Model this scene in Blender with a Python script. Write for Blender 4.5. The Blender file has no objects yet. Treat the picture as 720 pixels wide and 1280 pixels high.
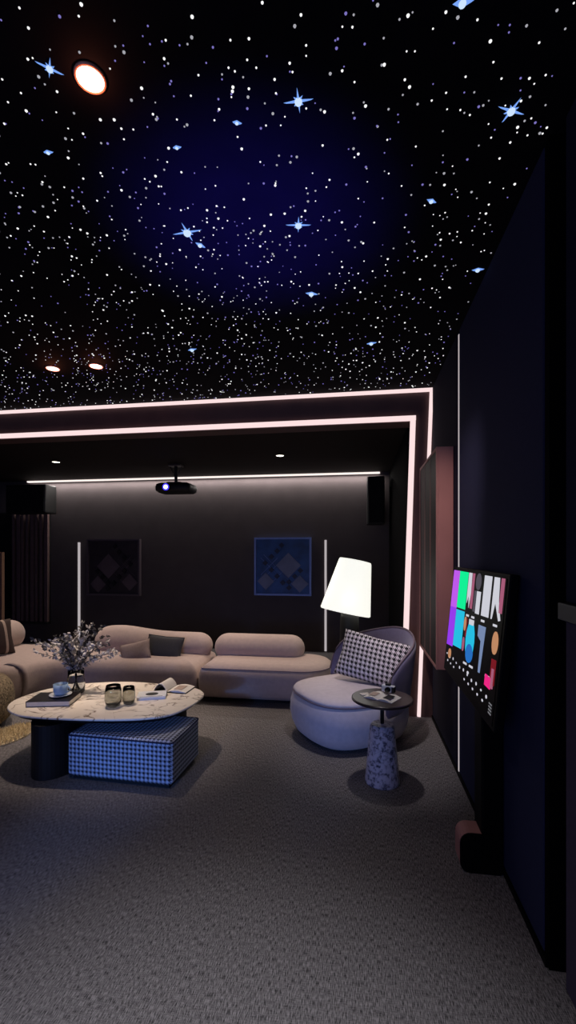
import bpy, bmesh, math, random
from mathutils import Vector, Matrix, Euler, noise

scene = bpy.context.scene
COL = scene.collection
PI = math.pi
random.seed(11)

# ------------------------------------------------------------------ camera
F = 560.0; HOR = 691.0; CZ = 1.55
YAW = math.radians(8.63)
SA, CA = math.sin(YAW), math.cos(YAW)
cam_d = bpy.data.cameras.new('camera'); cam = bpy.data.objects.new('camera', cam_d)
COL.objects.link(cam)
cam.location = (0, 0, CZ)
cam.rotation_euler = (PI / 2, 0, YAW)
cam_d.sensor_fit = 'HORIZONTAL'; cam_d.sensor_width = 36
cam_d.lens = 36 * F / 720
cam_d.shift_y = (HOR - 640) / 720
cam_d.clip_start = 0.02
scene.camera = cam


def C2W(r, d, z=0.0):
    """camera-ground frame (right, depth) -> world"""
    return Vector((CA * r - SA * d, SA * r + CA * d, z))


def on_z(px, py, z):
    d = (CZ - z) * F / (py - HOR)
    return C2W((px - 360) / F * d, d, z)


def on_y(px, py, y):
    u = (px - 360) / F
    d = y / (CA + SA * u)
    return C2W(u * d, d, CZ - d * (py - HOR) / F)


def project(p):
    r = CA * p[0] + SA * p[1]; d = -SA * p[0] + CA * p[1]
    if d < 0.05: return None
    return 360 + F * r / d, HOR + F * (CZ - p[2]) / d, d


# ------------------------------------------------------------------ materials
def lin(c):
    return tuple(((v / 255) / 12.92 if v / 255 <= 0.04045 else ((v / 255 + 0.055) / 1.055) ** 2.4) for v in c) + (1,)


def mat(name, rgb, rough=0.7, metal=0.0, noise_amt=0.0, nscale=40, bump=0.0, bscale=200, emit=None, estr=0, trans=0, ior=1.45, sheen=0, spec=0.5, coat=0):
    m = bpy.data.materials.new(name); m.use_nodes = True
    nt = m.node_tree; b = nt.nodes['Principled BSDF']
    c = lin(rgb)
    b.inputs['Base Color'].default_value = c
    b.inputs['Roughness'].default_value = rough
    b.inputs['Metallic'].default_value = metal
    b.inputs['IOR'].default_value = ior
    b.inputs['Specular IOR Level'].default_value = spec
    b.inputs['Transmission Weight'].default_value = trans
    b.inputs['Sheen Weight'].default_value = sheen
    b.inputs['Coat Weight'].default_value = coat
    tc = nt.nodes.new('ShaderNodeTexCoord')
    if noise_amt:
        n = nt.nodes.new('ShaderNodeTexNoise'); n.inputs['Scale'].default_value = nscale
        n.inputs['Detail'].default_value = 5
        r = nt.nodes.new('ShaderNodeMapRange')
        r.inputs['From Min'].default_value = 0.3; r.inputs['From Max'].default_value = 0.7
        r.inputs['To Min'].default_value = 1 - noise_amt; r.inputs['To Max'].default_value = 1 + noise_amt
        mx = nt.nodes.new('ShaderNodeVectorMath'); mx.operation = 'SCALE'
        mx.inputs[0].default_value = c[:3]
        nt.links.new(tc.outputs['Object'], n.inputs['Vector'])
        nt.links.new(n.outputs['Fac'], r.inputs['Value'])
        nt.links.new(r.outputs['Result'], mx.inputs['Scale'])
        nt.links.new(mx.outputs['Vector'], b.inputs['Base Color'])
    if bump:
        n = nt.nodes.new('ShaderNodeTexNoise'); n.inputs['Scale'].default_value = bscale
        bp = nt.nodes.new('ShaderNodeBump'); bp.inputs['Strength'].default_value = bump
        bp.inputs['Distance'].default_value = 0.01
        nt.links.new(tc.outputs['Object'], n.inputs['Vector'])
        nt.links.new(n.outputs['Fac'], bp.inputs['Height'])
        nt.links.new(bp.outputs['Normal'], b.inputs['Normal'])
    if emit:
        b.inputs['Emission Color'].default_value = lin(emit)
        b.inputs['Emission Strength'].default_value = estr
    return m


def mat_hound(name, dark, light, cell, rough=0.85):
    m = mat(name, dark, rough)
    nt = m.node_tree; b = nt.nodes['Principled BSDF']; N = nt.nodes.new; L = nt.links.new
    uv = N('ShaderNodeUVMap'); sp = N('ShaderNodeSeparateXYZ')
    sc = N('ShaderNodeVectorMath'); sc.operation = 'SCALE'; sc.inputs['Scale'].default_value = 1 / cell
    L(uv.outputs[0], sc.inputs[0]); L(sc.outputs['Vector'], sp.inputs[0])

    def M(op, a, bb=None):
        n = N('ShaderNodeMath'); n.operation = op
        for i, v in enumerate((a, bb)):
            if v is None: continue
            if isinstance(v, (int, float)): n.inputs[i].default_value = v
            else: L(v, n.inputs[i])
        return n.outputs[0]
    fx = M('LESS_THAN', M('FLOORED_MODULO', sp.outputs[0], 1), 0.5)
    fy = M('LESS_THAN', M('FLOORED_MODULO', sp.outputs[1], 1), 0.5)
    dg = M('LESS_THAN', M('FLOORED_MODULO', M('ADD', M('MULTIPLY', sp.outputs[0], 2), M('MULTIPLY', sp.outputs[1], 2)), 1), 0.5)
    same = M('MULTIPLY', fx, fy)
    either = M('SUBTRACT', M('ADD', fx, fy), M('MULTIPLY', same, 2))
    fac = M('ADD', same, M('MULTIPLY', either, dg))
    mx = N('ShaderNodeMix'); mx.data_type = 'RGBA'
    mx.inputs[6].default_value = lin(light); mx.inputs[7].default_value = lin(dark)
    L(fac, mx.inputs[0]); L(mx.outputs[2], b.inputs['Base Color'])
    return m


def mat_marble(name, base, vein, scale=3, width=0.06, rough=0.25):
    m = mat(name, base, rough)
    nt = m.node_tree; b = nt.nodes['Principled BSDF']; N = nt.nodes.new; L = nt.links.new
    tc = N('ShaderNodeTexCoord')
    n1 = N('ShaderNodeTexNoise'); n1.inputs['Scale'].default_value = scale; n1.inputs['Detail'].default_value = 8
    n1.inputs['Distortion'].default_value = 1.6
    L(tc.outputs['Object'], n1.inputs['Vector'])
    s = N('ShaderNodeMath'); s.operation = 'SUBTRACT'; s.inputs[1].default_value = 0.5
    L(n1.outputs['Fac'], s.inputs[0])
    a = N('ShaderNodeMath'); a.operation = 'ABSOLUTE'; L(s.outputs[0], a.inputs[0])
    r = N('ShaderNodeMapRange'); r.inputs['From Min'].default_value = 0; r.inputs['From Max'].default_value = width
    r.inputs['To Min'].default_value = 1; r.inputs['To Max'].default_value = 0
    L(a.outputs[0], r.inputs['Value'])
    n2 = N('ShaderNodeTexNoise'); n2.inputs['Scale'].default_value = scale * 1.7; L(tc.outputs['Object'], n2.inputs['Vector'])
    r2 = N('ShaderNodeMapRange'); r2.inputs['From Min'].default_value = 0.42; r2.inputs['From Max'].default_value = 0.6
    L(n2.outputs['Fac'], r2.inputs['Value'])
    mu = N('ShaderNodeMath'); mu.operation = 'MULTIPLY'; L(r.outputs[0], mu.inputs[0]); L(r2.outputs[0], mu.inputs[1])
    mx = N('ShaderNodeMix'); mx.data_type = 'RGBA'; mx.inputs[6].default_value = lin(base); mx.inputs[7].default_value = lin(vein)
    L(mu.outputs[0], mx.inputs[0]); L(mx.outputs[2], b.inputs['Base Color'])
    return m


def mat_emit(name, rgb, s, sample=True):
    m = bpy.data.materials.new(name); m.use_nodes = True
    nt = m.node_tree; nt.nodes.clear()
    o = nt.nodes.new('ShaderNodeOutputMaterial'); e = nt.nodes.new('ShaderNodeEmission')
    e.inputs['Color'].default_value = lin(rgb); e.inputs['Strength'].default_value = s
    nt.links.new(e.outputs[0], o.inputs['Surface'])
    if not sample: m.cycles.emission_sampling = 'NONE'
    return m


def mat_carpet():
    m = mat('woven_carpet', (100, 96, 95), 0.95, spec=0.15)
    nt = m.node_tree; b = nt.nodes['Principled BSDF']; N = nt.nodes.new; L = nt.links.new
    tc = N('ShaderNodeTexCoord'); mp = N('ShaderNodeMapping'); mp.inputs['Scale'].default_value = (340, 42, 1)
    mp.inputs['Rotation'].default_value = (0, 0, 0)
    L(tc.outputs['Object'], mp.inputs['Vector'])
    n = N('ShaderNodeTexNoise'); n.inputs['Scale'].default_value = 1; n.inputs['Detail'].default_value = 3
    L(mp.outputs[0], n.inputs['Vector'])
    mp2 = N('ShaderNodeMapping'); mp2.inputs['Scale'].default_value = (40, 330, 1); L(tc.outputs['Object'], mp2.inputs['Vector'])
    n2 = N('ShaderNodeTexNoise'); n2.inputs['Scale'].default_value = 1; L(mp2.outputs[0], n2.inputs['Vector'])
    ad = N('ShaderNodeMath'); ad.operation = 'MULTIPLY_ADD'; ad.inputs[1].default_value = 0.35
    L(n2.outputs['Fac'], ad.inputs[0]); L(n.outputs['Fac'], ad.inputs[2])
    cr = N('ShaderNodeValToRGB')
    cr.color_ramp.elements[0].position = 0.48; cr.color_ramp.elements[0].color = lin((40, 39, 40))
    cr.color_ramp.elements[1].position = 0.88; cr.color_ramp.elements[1].color = lin((142, 138, 139))
    L(ad.outputs[0], cr.inputs[0]); L(cr.outputs[0], b.inputs['Base Color'])
    bp = N('ShaderNodeBump'); bp.inputs['Strength'].default_value = 0.5; bp.inputs['Distance'].default_value = 0.004
    L(ad.outputs[0], bp.inputs['Height']); L(bp.outputs[0], b.inputs['Normal'])
    return m


M = dict(
    black=mat('matte_black', (14, 13, 14), 0.6, noise_amt=.1),
    gloss=mat('gloss_black', (8, 8, 9), 0.12), satin=mat('satin_black', (12, 11, 12), 0.55, spec=.12, noise_amt=.2),
    ceiling=mat('black_star_ceiling_felt', (15, 14, 19), 0.9, spec=0.1, noise_amt=.15, nscale=8),
    innerceil=mat('dark_brown_ceiling', (30, 24, 22), 0.8, spec=0.2, noise_amt=.1, nscale=5),
    carpet=mat_carpet(),
    backwall=mat('charcoal_wall', (72, 65, 66), 0.85, spec=0.2, noise_amt=.08, nscale=4),
    portal=mat('dark_bronze', (80, 58, 56), 0.6, noise_amt=.12, nscale=6),
    navy=mat('navy_acoustic_fabric', (34, 38, 66), 0.9, spec=0.2, noise_amt=.08, nscale=60, bump=.15, bscale=500),
    navydk=mat('deep_navy_fabric', (22, 24, 44), 0.9, spec=0.2, noise_amt=.08, nscale=60),
    plum=mat('plum_grey_fabric', (66, 58, 72), 0.9, spec=0.2, noise_amt=.08, nscale=60),
    rail=mat('dark_rail', (50, 50, 54), 0.5, noise_amt=.05),
    strip=mat_emit('warm_led', (255, 226, 226), 1.0),
    stripbright=mat_emit('cove_led', (255, 240, 234), 1.1),
    thin=mat_emit('thin_led', (225, 215, 218), 0.6),
    star=mat_emit('star_point', (255, 255, 255), 1.1, False), starmid=mat_emit('mid_star_point', (225, 225, 235), .5, False),
    stardim=mat_emit('dim_star_point', (140, 130, 215), 0.75, False),
    starblue=mat_emit('blue_star_arms', (125, 170, 255), 0.95, False), starcore=mat_emit('pale_star_core', (205, 228, 255), 1, False),
    lampemit=mat_emit('downlight_glow', (255, 244, 232), 5, False),
    trim=mat('halo_tint_trim', (210, 150, 120), 0.5, 0.2),  # reddish halo of the downlights is put into the ring colour
    trimw=mat('dark_trim', (60, 50, 48), 0.4),
    sofa=mat('beige_boucle', (188, 168, 160), 0.9, noise_amt=.06, nscale=25, bump=.25, bscale=160, sheen=.2),
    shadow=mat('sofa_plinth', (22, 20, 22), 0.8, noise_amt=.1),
    chair=mat('lilac_grey_wool', (205, 194, 198), 0.9, noise_amt=.06, nscale=25, bump=.2, bscale=200, sheen=.2),
    shell=mat('lavender_wool', (118, 112, 142), 0.85, noise_amt=.06, nscale=25, bump=.2, bscale=200, sheen=.3),
    piping=mat('mauve_piping', (120, 106, 118), 0.8, noise_amt=.05),
    grey=mat('charcoal_cushion_fabric', (64, 64, 68), 0.9, noise_amt=.1, nscale=60, bump=.2),
    taupe=mat('taupe_cushion_fabric', (158, 140, 134), 0.9, noise_amt=.1, nscale=60, bump=.2),
    brown=mat('brown_cushion_fabric', (60, 46, 42), 0.9, noise_amt=.1, nscale=60),
    tan=mat('tan_stripe', (170, 150, 136), 0.9, noise_amt=.1),
    hblue=mat_hound('blue_check_fabric', (18, 22, 38), (176, 186, 208), 0.030),
    hgrey=mat_hound('grey_check_fabric', (30, 28, 36), (225, 220, 228), 0.040),
    marble=mat_marble('cream_marble', (232, 222, 208), (112, 94, 78), 4.2, 0.04),
    bmarble=mat_marble('blue_grey_marble', (190, 180, 190), (30, 30, 60), 20, 0.16, 0.35),
    darkwood=mat('dark_brown_lacquer', (58, 46, 46), 0.3, noise_amt=.15, nscale=10),
    page=mat('paper', (222, 216, 206), 0.7, noise_amt=.03),
    ink=mat('dark_print', (28, 26, 28), 0.6, noise_amt=.2, nscale=30),
    cover=mat('black_cover', (20, 14, 14), 0.35, noise_amt=.1),
    cupblue=mat('blue_glaze', (160, 190, 220), 0.35, noise_amt=.05),
    white=mat('white_glaze', (220, 222, 226), 0.3, noise_amt=.03),
    liquid=mat('dark_coffee', (40, 24, 16), 0.15, noise_amt=.05),
    amber=mat('smoked_amber_glass', (206, 207, 200), 0.03, trans=1.0, ior=1.45),
    clear=mat('clear_glass', (225, 228, 232), 0.03, trans=1.0, ior=1.3),
    leaf=mat('sage_leaf', (186, 182, 180), 0.7, noise_amt=.35, nscale=20),
    leafdk=mat('dark_leaf', (92, 90, 88), 0.7, noise_amt=.3, nscale=20),
    stem=mat('dark_stem', (50, 44, 40), 0.8, noise_amt=.1),
    boucle=mat('speckled_boucle', (120, 106, 84), 0.95, noise_amt=.75, nscale=45, bump=1.0, bscale=60),
    shag=mat('cream_wool', (214, 198, 160), 0.95, noise_amt=.2, nscale=60),
    pinkwood=mat('rose_brown_lacquer', (160, 112, 106), 0.6, noise_amt=.06, nscale=5),
    slat=mat('slat_wood', (96, 76, 74), 0.6, noise_amt=.15, nscale=12),
    shade=mat('white_lamp_shade', (240, 240, 232), 0.8, emit=(255, 255, 244), estr=0.92),
    artdark=mat('dark_relief', (48, 40, 44), 0.5, noise_amt=.3, nscale=8),
    artdark2=mat('brown_relief', (92, 78, 82), 0.5, noise_amt=.2, nscale=6),
    artframe=mat('dark_frame', (84, 74, 80), 0.45, noise_amt=.05),
    artblue=mat('blue_lit_relief', (38, 76, 130), 0.5, noise_amt=.4, nscale=5),  # blue light on the right relief is put into its colours, frame too
    artbluelit2=mat('blue_lit_dark_relief', (20, 24, 48), 0.5, noise_amt=.3, nscale=6),
    artgreylit=mat('blue_lit_grey_relief', (110, 116, 140), 0.5, noise_amt=.2, nscale=6),
    bluelitframe=mat('blue_lit_frame', (120, 142, 205), 0.4, noise_amt=.05),
    blueled=mat_emit('blue_lens_glow', (60, 50, 255), 2.5, False),
    whiteled=mat_emit('lens_core', (235, 235, 255), 4, False),
    screenbg=mat('screen_glass', (2, 2, 3), 0.5, spec=.05), bezel=mat('bezel_black', (4, 4, 5), 0.6, spec=.1, noise_amt=.1),
)
for k, c, s in (('purple', (150, 60, 235), 1.0), ('magenta2', (190, 90, 235), 1.0), ('green', (20, 240, 150), 1.0), ('cyan', (40, 190, 225), 1.0),
                ('sblue', (40, 110, 190), 1.0), ('swhite', (215, 215, 225), .9), ('spink', (180, 100, 130), .8), ('sgrey', (90, 85, 95), .8),
                ('sred', (130, 30, 40), .8), ('stan', (210, 150, 110), .8), ('shot', (235, 40, 130), 1.0), ('sdim', (120, 120, 125), .8), ('sdark', (10, 8, 12), 1),
                ('slilac', (130, 150, 190), .8), ('scream', (215, 215, 180), .8)):
    M[k] = mat_emit('screen_' + k, c, s, False)


# ------------------------------------------------------------------ mesh helpers
def new_bm(): return bmesh.new()


def link(name, bm, m, parent=None, smooth=False, loc=None, bevel=0, subsurf=0, rot=None):
    bmesh.ops.recalc_face_normals(bm, faces=bm.faces)
    me = bpy.data.meshes.new(name); bm.to_mesh(me); bm.free()
    for mm in (m if isinstance(m, (list, tuple)) else [m]): me.materials.append(mm)
    if smooth:
        for p in me.polygons: p.use_smooth = True
    o = bpy.data.objects.new(name, me); COL.objects.link(o)
    if parent: o.parent = parent
    if loc is not None: o.location = loc
    if rot is not None: o.rotation_euler = rot
    if bevel:
        b = o.modifiers.new('bevel', 'BEVEL'); b.width = bevel; b.segments = 2; b.limit_method = 'ANGLE'
    if subsurf:
        s = o.modifiers.new('subsurf', 'SUBSURF'); s.levels = subsurf; s.render_levels = subsurf
    return o


def thing(name, label, cat, loc=(0, 0, 0), rotz=0, group=None, rot=None):
    o = bpy.data.objects.new(name, None); COL.objects.link(o)
    o.empty_display_size = .05
    o.location = loc; o.rotation_euler = rot if rot else (0, 0, rotz)
    return tag(o, label, cat, group)


def tag(o, label, cat, group=None):
    o['label'] = label; o['category'] = cat
    if group: o['group'] = group
    return o


def struct(o):
    o['kind'] = 'structure'; return o


def box(bm, x0, x1, y0, y1, z0, z1, mi=0, mtx=None):
    vs = [bm.verts.new(Vector(p) if mtx is None else mtx @ Vector(p)) for p in
          ((x0, y0, z0), (x1, y0, z0), (x1, y1, z0), (x0, y1, z0), (x0, y0, z1), (x1, y0, z1), (x1, y1, z1), (x0, y1, z1))]
    for f in ((0, 3, 2, 1), (4, 5, 6, 7), (0, 1, 5, 4), (1, 2, 6, 5), (2, 3, 7, 6), (3, 0, 4, 7)):
        fc = bm.faces.new([vs[i] for i in f]); fc.material_index = mi
    return bm


def bx(*a, **k): return box(new_bm(), *a, **k)


def loft(bm, rings, cap=True, closed=True, mi=0):
    rv = [[bm.verts.new(p) for p in r] for r in rings]
    n = len(rv[0])
    for a, b in zip(rv[:-1], rv[1:]):
        for i in range(n if closed else n - 1):
            j = (i + 1) % n
            f = bm.faces.new((a[i], a[j], b[j], b[i])); f.material_index = mi
    if cap:
        f = bm.faces.new(rv[0][::-1]); f.material_index = mi
        f = bm.faces.new(rv[-1]); f.material_index = mi
    return bm


def lathe(bm, prof, seg=32, c=(0, 0, 0), mi=0, cap=True, sx=1, sy=1):
    rings = [[Vector((c[0] + r * sx * math.cos(2 * PI * i / seg), c[1] + r * sy * math.sin(2 * PI * i / seg), c[2] + z)) for i in range(seg)] for r, z in prof]
    return loft(bm, rings, cap, True, mi)


def tube(bm, pts, r, seg=8, mi=0, r1=None):
    pts = [Vector(p) for p in pts]; rings = []
    n = len(pts)
    for k, p in enumerate(pts):
        t = (pts[min(k + 1, n - 1)] - pts[max(k - 1, 0)]).normalized()
        up = Vector((0, 0, 1)) if abs(t.z) < .9 else Vector((1, 0, 0))
        a = t.cross(up).normalized(); b = t.cross(a).normalized()
        rr = r if r1 is None else r + (r1 - r) * k / (n - 1)
        rings.append([p + rr * (a * math.cos(2 * PI * i / seg) + b * math.sin(2 * PI * i / seg)) for i in range(seg)])
    return loft(bm, rings, True, True, mi)


def round_poly(corners, n=7):
    """corners: (x, y, radius) CCW -> outline points"""
    out = []; N = len(corners)
    for i in range(N):
        p = Vector(corners[i][:2]); r = corners[i][2]
        a = (Vector(corners[i - 1][:2]) - p).normalized(); b = (Vector(corners[(i + 1) % N][:2]) - p).normalized()
        ang = a.angle(b); t = r / math.tan(ang / 2)
        c = p + (a + b).normalized() * (r / math.sin(ang / 2))
        s = p + a * t - c; e = p + b * t - c
        a0 = math.atan2(s.y, s.x); a1 = math.atan2(e.y, e.x); da = (a1 - a0 + PI) % (2 * PI) - PI
        for k in range(n + 1):
            q = a0 + da * k / n
            out.append(Vector((c.x + r * math.cos(q), c.y + r * math.sin(q))))
    return out


class Outline(list):
    """rounded outline that can be inset cleanly"""
    def __init__(self, corners, n=7):
        super().__init__(round_poly(corners, n)); self.c = corners; self.n = n


def inset(pts, d):
    if isinstance(pts, Outline):
        N = len(pts.c); cs = []
        for i in range(N):
            p = Vector(pts.c[i][:2]); a = (p - Vector(pts.c[i - 1][:2])).normalized(); b = (Vector(pts.c[(i + 1) % N][:2]) - p).normalized()
            na = Vector((-a.y, a.x)); nb = Vector((-b.y, b.x)); m = (na + nb) / (1 + na.dot(nb))
            convex = a.x * b.y - a.y * b.x > 0
            cs.append((*(p + m * d), max(.004, pts.c[i][2] - d) if convex else pts.c[i][2] + d))
        return round_poly(cs, pts.n)
    N = len(pts); out = []
    for i in range(N):
        t = (pts[(i + 1) % N] - pts[i - 1]).normalized()
        out.append(pts[i] + Vector((-t.y, t.x)) * d)
    return out


def slab(bm, outline, prof, mi=0):
    """prof: list of (inset, z)"""
    return loft(bm, [[Vector((p.x, p.y, z)) for p in inset(outline, d)] for d, z in prof], True, True, mi)


def uv_box(o, s=1.0):
    me = o.data; uvl = me.uv_layers.new(name='UVMap')
    for p in me.polygons:
        n = p.normal; ax = max(range(3), key=lambda i: abs(n[i]))
        for li in p.loop_indices:
            v = me.vertices[me.loops[li].vertex_index].co
            uvl.data[li].uv = ((v.y, v.z) if ax == 0 else (v.x, v.z) if ax == 1 else (v.x, v.y))


def cushion_bm(w, h, t, n=14):
    """pillow in the XZ plane, thickness along Y"""
    bm = new_bm(); g = {}
    for s in (1, -1):
        for i in range(n + 1):
            for j in range(n + 1):
                u = -1 + 2 * i / n; v = -1 + 2 * j / n
                if s == -1 and (i in (0, n) or j in (0, n)): g[s, i, j] = g[1, i, j]; continue
                k = (max(0, 1 - abs(u) ** 2.6) * max(0, 1 - abs(v) ** 2.6)) ** .5
                pin = 1 - .07 * (1 - abs(v)) * (abs(u) ** 3)
                pin2 = 1 - .07 * (1 - abs(u)) * (abs(v) ** 3)
                g[s, i, j] = bm.verts.new((u * w / 2 * pin, -s * t / 2 * k, v * h / 2 * pin2))
    for s in (1, -1):
        for i in range(n):
            for j in range(n):
                f = (g[s, i, j], g[s, i + 1, j], g[s, i + 1, j + 1], g[s, i, j + 1])
                bm.faces.new(f if s == 1 else f[::-1])
    return bm


def capsule_x(bm, x0, x1, yc, zc, ry, rz, er, n=26, seg=20, prof=None, pw=1.0):
    rings = []
    L = x1 - x0
    for k in range(n + 1):
        t = .5 - .5 * math.cos(PI * k / n); x = x0 + L * t
        dd = min(x - x0, x1 - x) / er
        s = math.sqrt(max(0.0004, 1 - (1 - min(1, dd)) ** 2))
        h = prof(t) if prof else 1
        rings.append([Vector((x, yc + ry * s * math.cos(a), zc + (rz * h * s) * math.sin(a) + rz * (h - 1))) for a in [2 * PI * i / seg for i in range(seg)]])
    return loft(bm, rings)


def light(name, kind, loc, energy, color=(1, 1, 1), size=.1, target=None, spot=None, blend=.6, sy=None):
    d = bpy.data.lights.new(name, kind); d.energy = energy; d.color = color
    if kind == 'AREA':
        d.size = size
        if sy: d.shape = 'RECTANGLE'; d.size_y = sy
    else: d.shadow_soft_size = size
    if kind == 'SPOT': d.spot_size = math.radians(spot); d.spot_blend = blend
    o = bpy.data.objects.new(name, d); COL.objects.link(o); o.location = loc
    if target is not None:
        o.rotation_euler = (Vector(target) - Vector(loc)).to_track_quat('-Z', 'Y').to_euler()
    return o


# ================================================================== ROOM
H = 3.1
XR = 0.706
struct(link('floor', bx(-6.6, 1.2, -2.6, 7.2, -.1, 0), M['carpet']))
struct(link('ceiling', bx(-6.6, 1.2, -2.6, 4.37, H, H + .12), M['ceiling']))
struct(link('ceiling', bx(-6.6, 1.2, 4.57, 7.2, 2.79, 2.89), M['innerceil']))
struct(link('wall_back', bx(-6.6, .9, 7.0, 7.12, 0, 2.79), M['backwall']))
struct(link('wall_left', bx(-6.6, -6.45, -2.6, 7.2, 0, H), M['navydk']))
struct(link('wall_front', bx(-6.6, 1.2, -2.72, -2.6, 0, H), M['navydk']))
struct(link('wall_right', bx(.78, .9, -2.6, 4.37, 0, H), M['black']))
struct(link('wall_right', bx(.50, .60, 4.57, 7.0, 0, 2.79), mat('black_fabric_wall', (12, 11, 13), .95, spec=.05, noise_amt=.1)))

# portal frame: header + leaning jamb
YP = 4.37
bm = new_bm()
box(bm, -6.45, .78, YP, YP + .2, 2.79, H)
prof = [(.78, 0), (.78, 2.79), (.531, 2.79), (.44, 0)]
loft(bm, [[Vector((x, YP, z)) for x, z in prof], [Vector((x, YP + .2, z)) for x, z in prof]])
struct(link('trim_1', bm, M['portal']))


def beam(bm, a, b, w, t, y0):
    """flat strip in an XZ plane from a to b (x,z), width w, from y0 to y0-t"""
    a = Vector((a[0], 0, a[1])); b = Vector((b[0], 0, b[1])); d = (b - a).normalized()
    n = Vector((d.z, 0, -d.x)) * w / 2
    r = [a - n, b - n, b + n, a + n]
    loft(bm, [[p + Vector((0, y0, 0)) for p in r], [p + Vector((0, y0 - t, 0)) for p in r]])


t = thing('light_strip', 'thin white LED line edging the star ceiling and right side of the portal', 'light strip', (-2.8, YP, 3.05))
bm = new_bm(); beam(bm, (-6.4 + 2.8, 0.03), (.715 + 2.8, 0.03), .028, .03, 0); link('ceiling_strip', bm, M['strip'], t)
bm = new_bm(); beam(bm, (.700 + 2.8, 0.012), (.585 + 2.8, -3.04), .030, .03, 0); link('jamb_strip', bm, M['strip'], t)
t = thing('light_strip', 'thick pinkish white LED line around the inner opening of the portal', 'light strip', (-2.8, YP, 2.8))
bm = new_bm(); beam(bm, (-6.4 + 2.8, 0.02), (.557 + 2.8, 0.02), .044, .03, 0); link('header_strip', bm, M['strip'], t)
bm = new_bm(); beam(bm, (.531 + 2.8, -.006), (.442 + 2.8, -2.79), .048, .03, 0); link('jamb_strip', bm, M['strip'], t)

# cove strip along the back wall
bm = bx(-5.6, .36, -.045, 0, -.012, .012)
tag(link('cove_light', bm, M['stripbright'], loc=(0, 6.995, 2.772)), 'bright white cove light line along top of charcoal back wall', 'light strip')

# vertical light lines on back wall
for px, top, lab in ((99, 678, 'thin vertical light line on back wall behind the vase of branches'),
                     (407, 675, 'thin vertical light line on back wall just left of the lamp shade')):
    a = on_y(px, top, 6.99)
    tag(link('wall_light_line', bx(-.016, .016, -.012, .012, 0, a.z - .02), M['thin'], loc=(a.x, 6.986, .02)), lab, 'light strip')

# ---- right wall panels
o = link('acoustic_panel', bx(XR, .779, 1.83, 3.245, 0.03, H - .004), M['navy'], bevel=.008)
tag(o, 'tall navy fabric acoustic panel on right wall behind the touch screen', 'wall panel')
o = link('acoustic_panel', bx(XR, .779, 3.285, 4.335, 0.03, H - .004), M['navydk'], bevel=.006)
tag(o, 'dark navy acoustic panel on right wall behind the rose-brown cabinet', 'wall panel')
struct(link('dark_recess_fill', bx(.709, .78, 1.79, 1.829, 0, H), mat('recess_black', (3, 3, 4), .9, spec=.05)))  # added black filler, the dark of the recess is put into its colour
struct(link('baseboard_right', bx(.70, .78, 1.80, 4.345, 0, .03), M['bezel']))
o = link('wall_light_line', bx(-.012, .012, -.010, .010, 0, H - .06), M['thin'], loc=(XR + .012, 3.265, .03))
tag(o, 'tall thin light line on right wall between two navy panels', 'light strip')
o = link('acoustic_panel', bx(.735, .779, -2.5, 1.72, 1.375, H - .004), M['navydk'], bevel=.006)
tag(o, 'dark navy fabric panel at right edge above the rail', 'wall panel')
o = link('acoustic_panel', bx(.735, .779, -2.5, 1.72, 0.0, 1.31), M['plum'], bevel=.006)
tag(o, 'plum grey lower wall panel at right edge below the rail', 'wall panel')
o = link('wall_rail', bx(.715, .78, -2.5, 1.735, 1.312, 1.373), M['rail'], bevel=.004)
tag(o, 'short dark grey horizontal rail at right edge between two panels', 'rail')

# ---- deep rose-brown cabinet on right wall
y0, y1, x0, x1, z0, z1 = 3.42, 4.29, .588, .705, .69, 2.33
t = thing('wall_cabinet', 'shallow rose-brown wall cabinet with black glossy face on right wall', 'cabinet', (x1, (y0 + y1) / 2, z0))
yc = (y0 + y1) / 2; hh = z1 - z0
bm = bx(x0 - x1 + .008, 0, y0 - yc, y1 - yc, 0, hh); link('body', bm, M['pinkwood'], t, bevel=.004)
w = .022; X0 = x0 - x1
bm = new_bm()
for a in ((y0 - yc, y1 - yc, 0, w), (y0 - yc, y1 - yc, hh - w, hh), (y0 - yc, y0 - yc + w, w, hh - w), (y1 - yc - w, y1 - yc, w, hh - w)):
    box(bm, X0 - .004, X0 + .008, *a)
link('frame', bm, M['pinkwood'], t)
bm = bx(X0, X0 + .007, y0 - yc + w, y1 - yc - w, w, hh - w); link('glossy_face', bm, M['satin'], t)
bm = new_bm()
for k in range(1, 3):
    yy = y0 - yc + k * (y1 - y0) / 3; box(bm, X0 - .002, X0 + .001, yy - .003, yy + .003, w, hh - w)
link('inlay_line', bm, M['pinkwood'], t)

# ================================================================== karaoke touch screen
YF, YN = 3.147, 2.10
xt, xb, zt, zb = .655, .592, 1.435, .80
t = thing('touch_screen', 'large black karaoke touch screen tilted upward on a stand by the right wall', 'screen', (.60, 2.36, 0))
ox, oy = .60, 2.36
axu = Vector((0, 1, 0))                      # along wall (towards the back)
up = Vector((xt - xb, 0, zt - zb)); SH = up.length; up.normalize()
nrm = axu.cross(up).normalized()             # away from / into room
if nrm.x > 0: nrm = -nrm
org = Vector((xb - ox, YN - oy, zb))         # bottom near corner
SW = YF - YN


def sp(u, v, w):                             # u from far edge (screen left) 0..1, v from top 0..1, w out of the screen
    return org + axu * (SW * (1 - u)) + up * (SH * (1 - v)) + nrm * w


def sbox(bm, u0, u1, v0, v1, w0, w1, mi=0):
    a = [sp(u0, v0, w0), sp(u1, v0, w0), sp(u1, v1, w0), sp(u0, v1, w0)]
    b = [sp(u0, v0, w1), sp(u1, v0, w1), sp(u1, v1, w1), sp(u0, v1, w1)]
    return loft(bm, [a, b], mi=mi)


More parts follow.
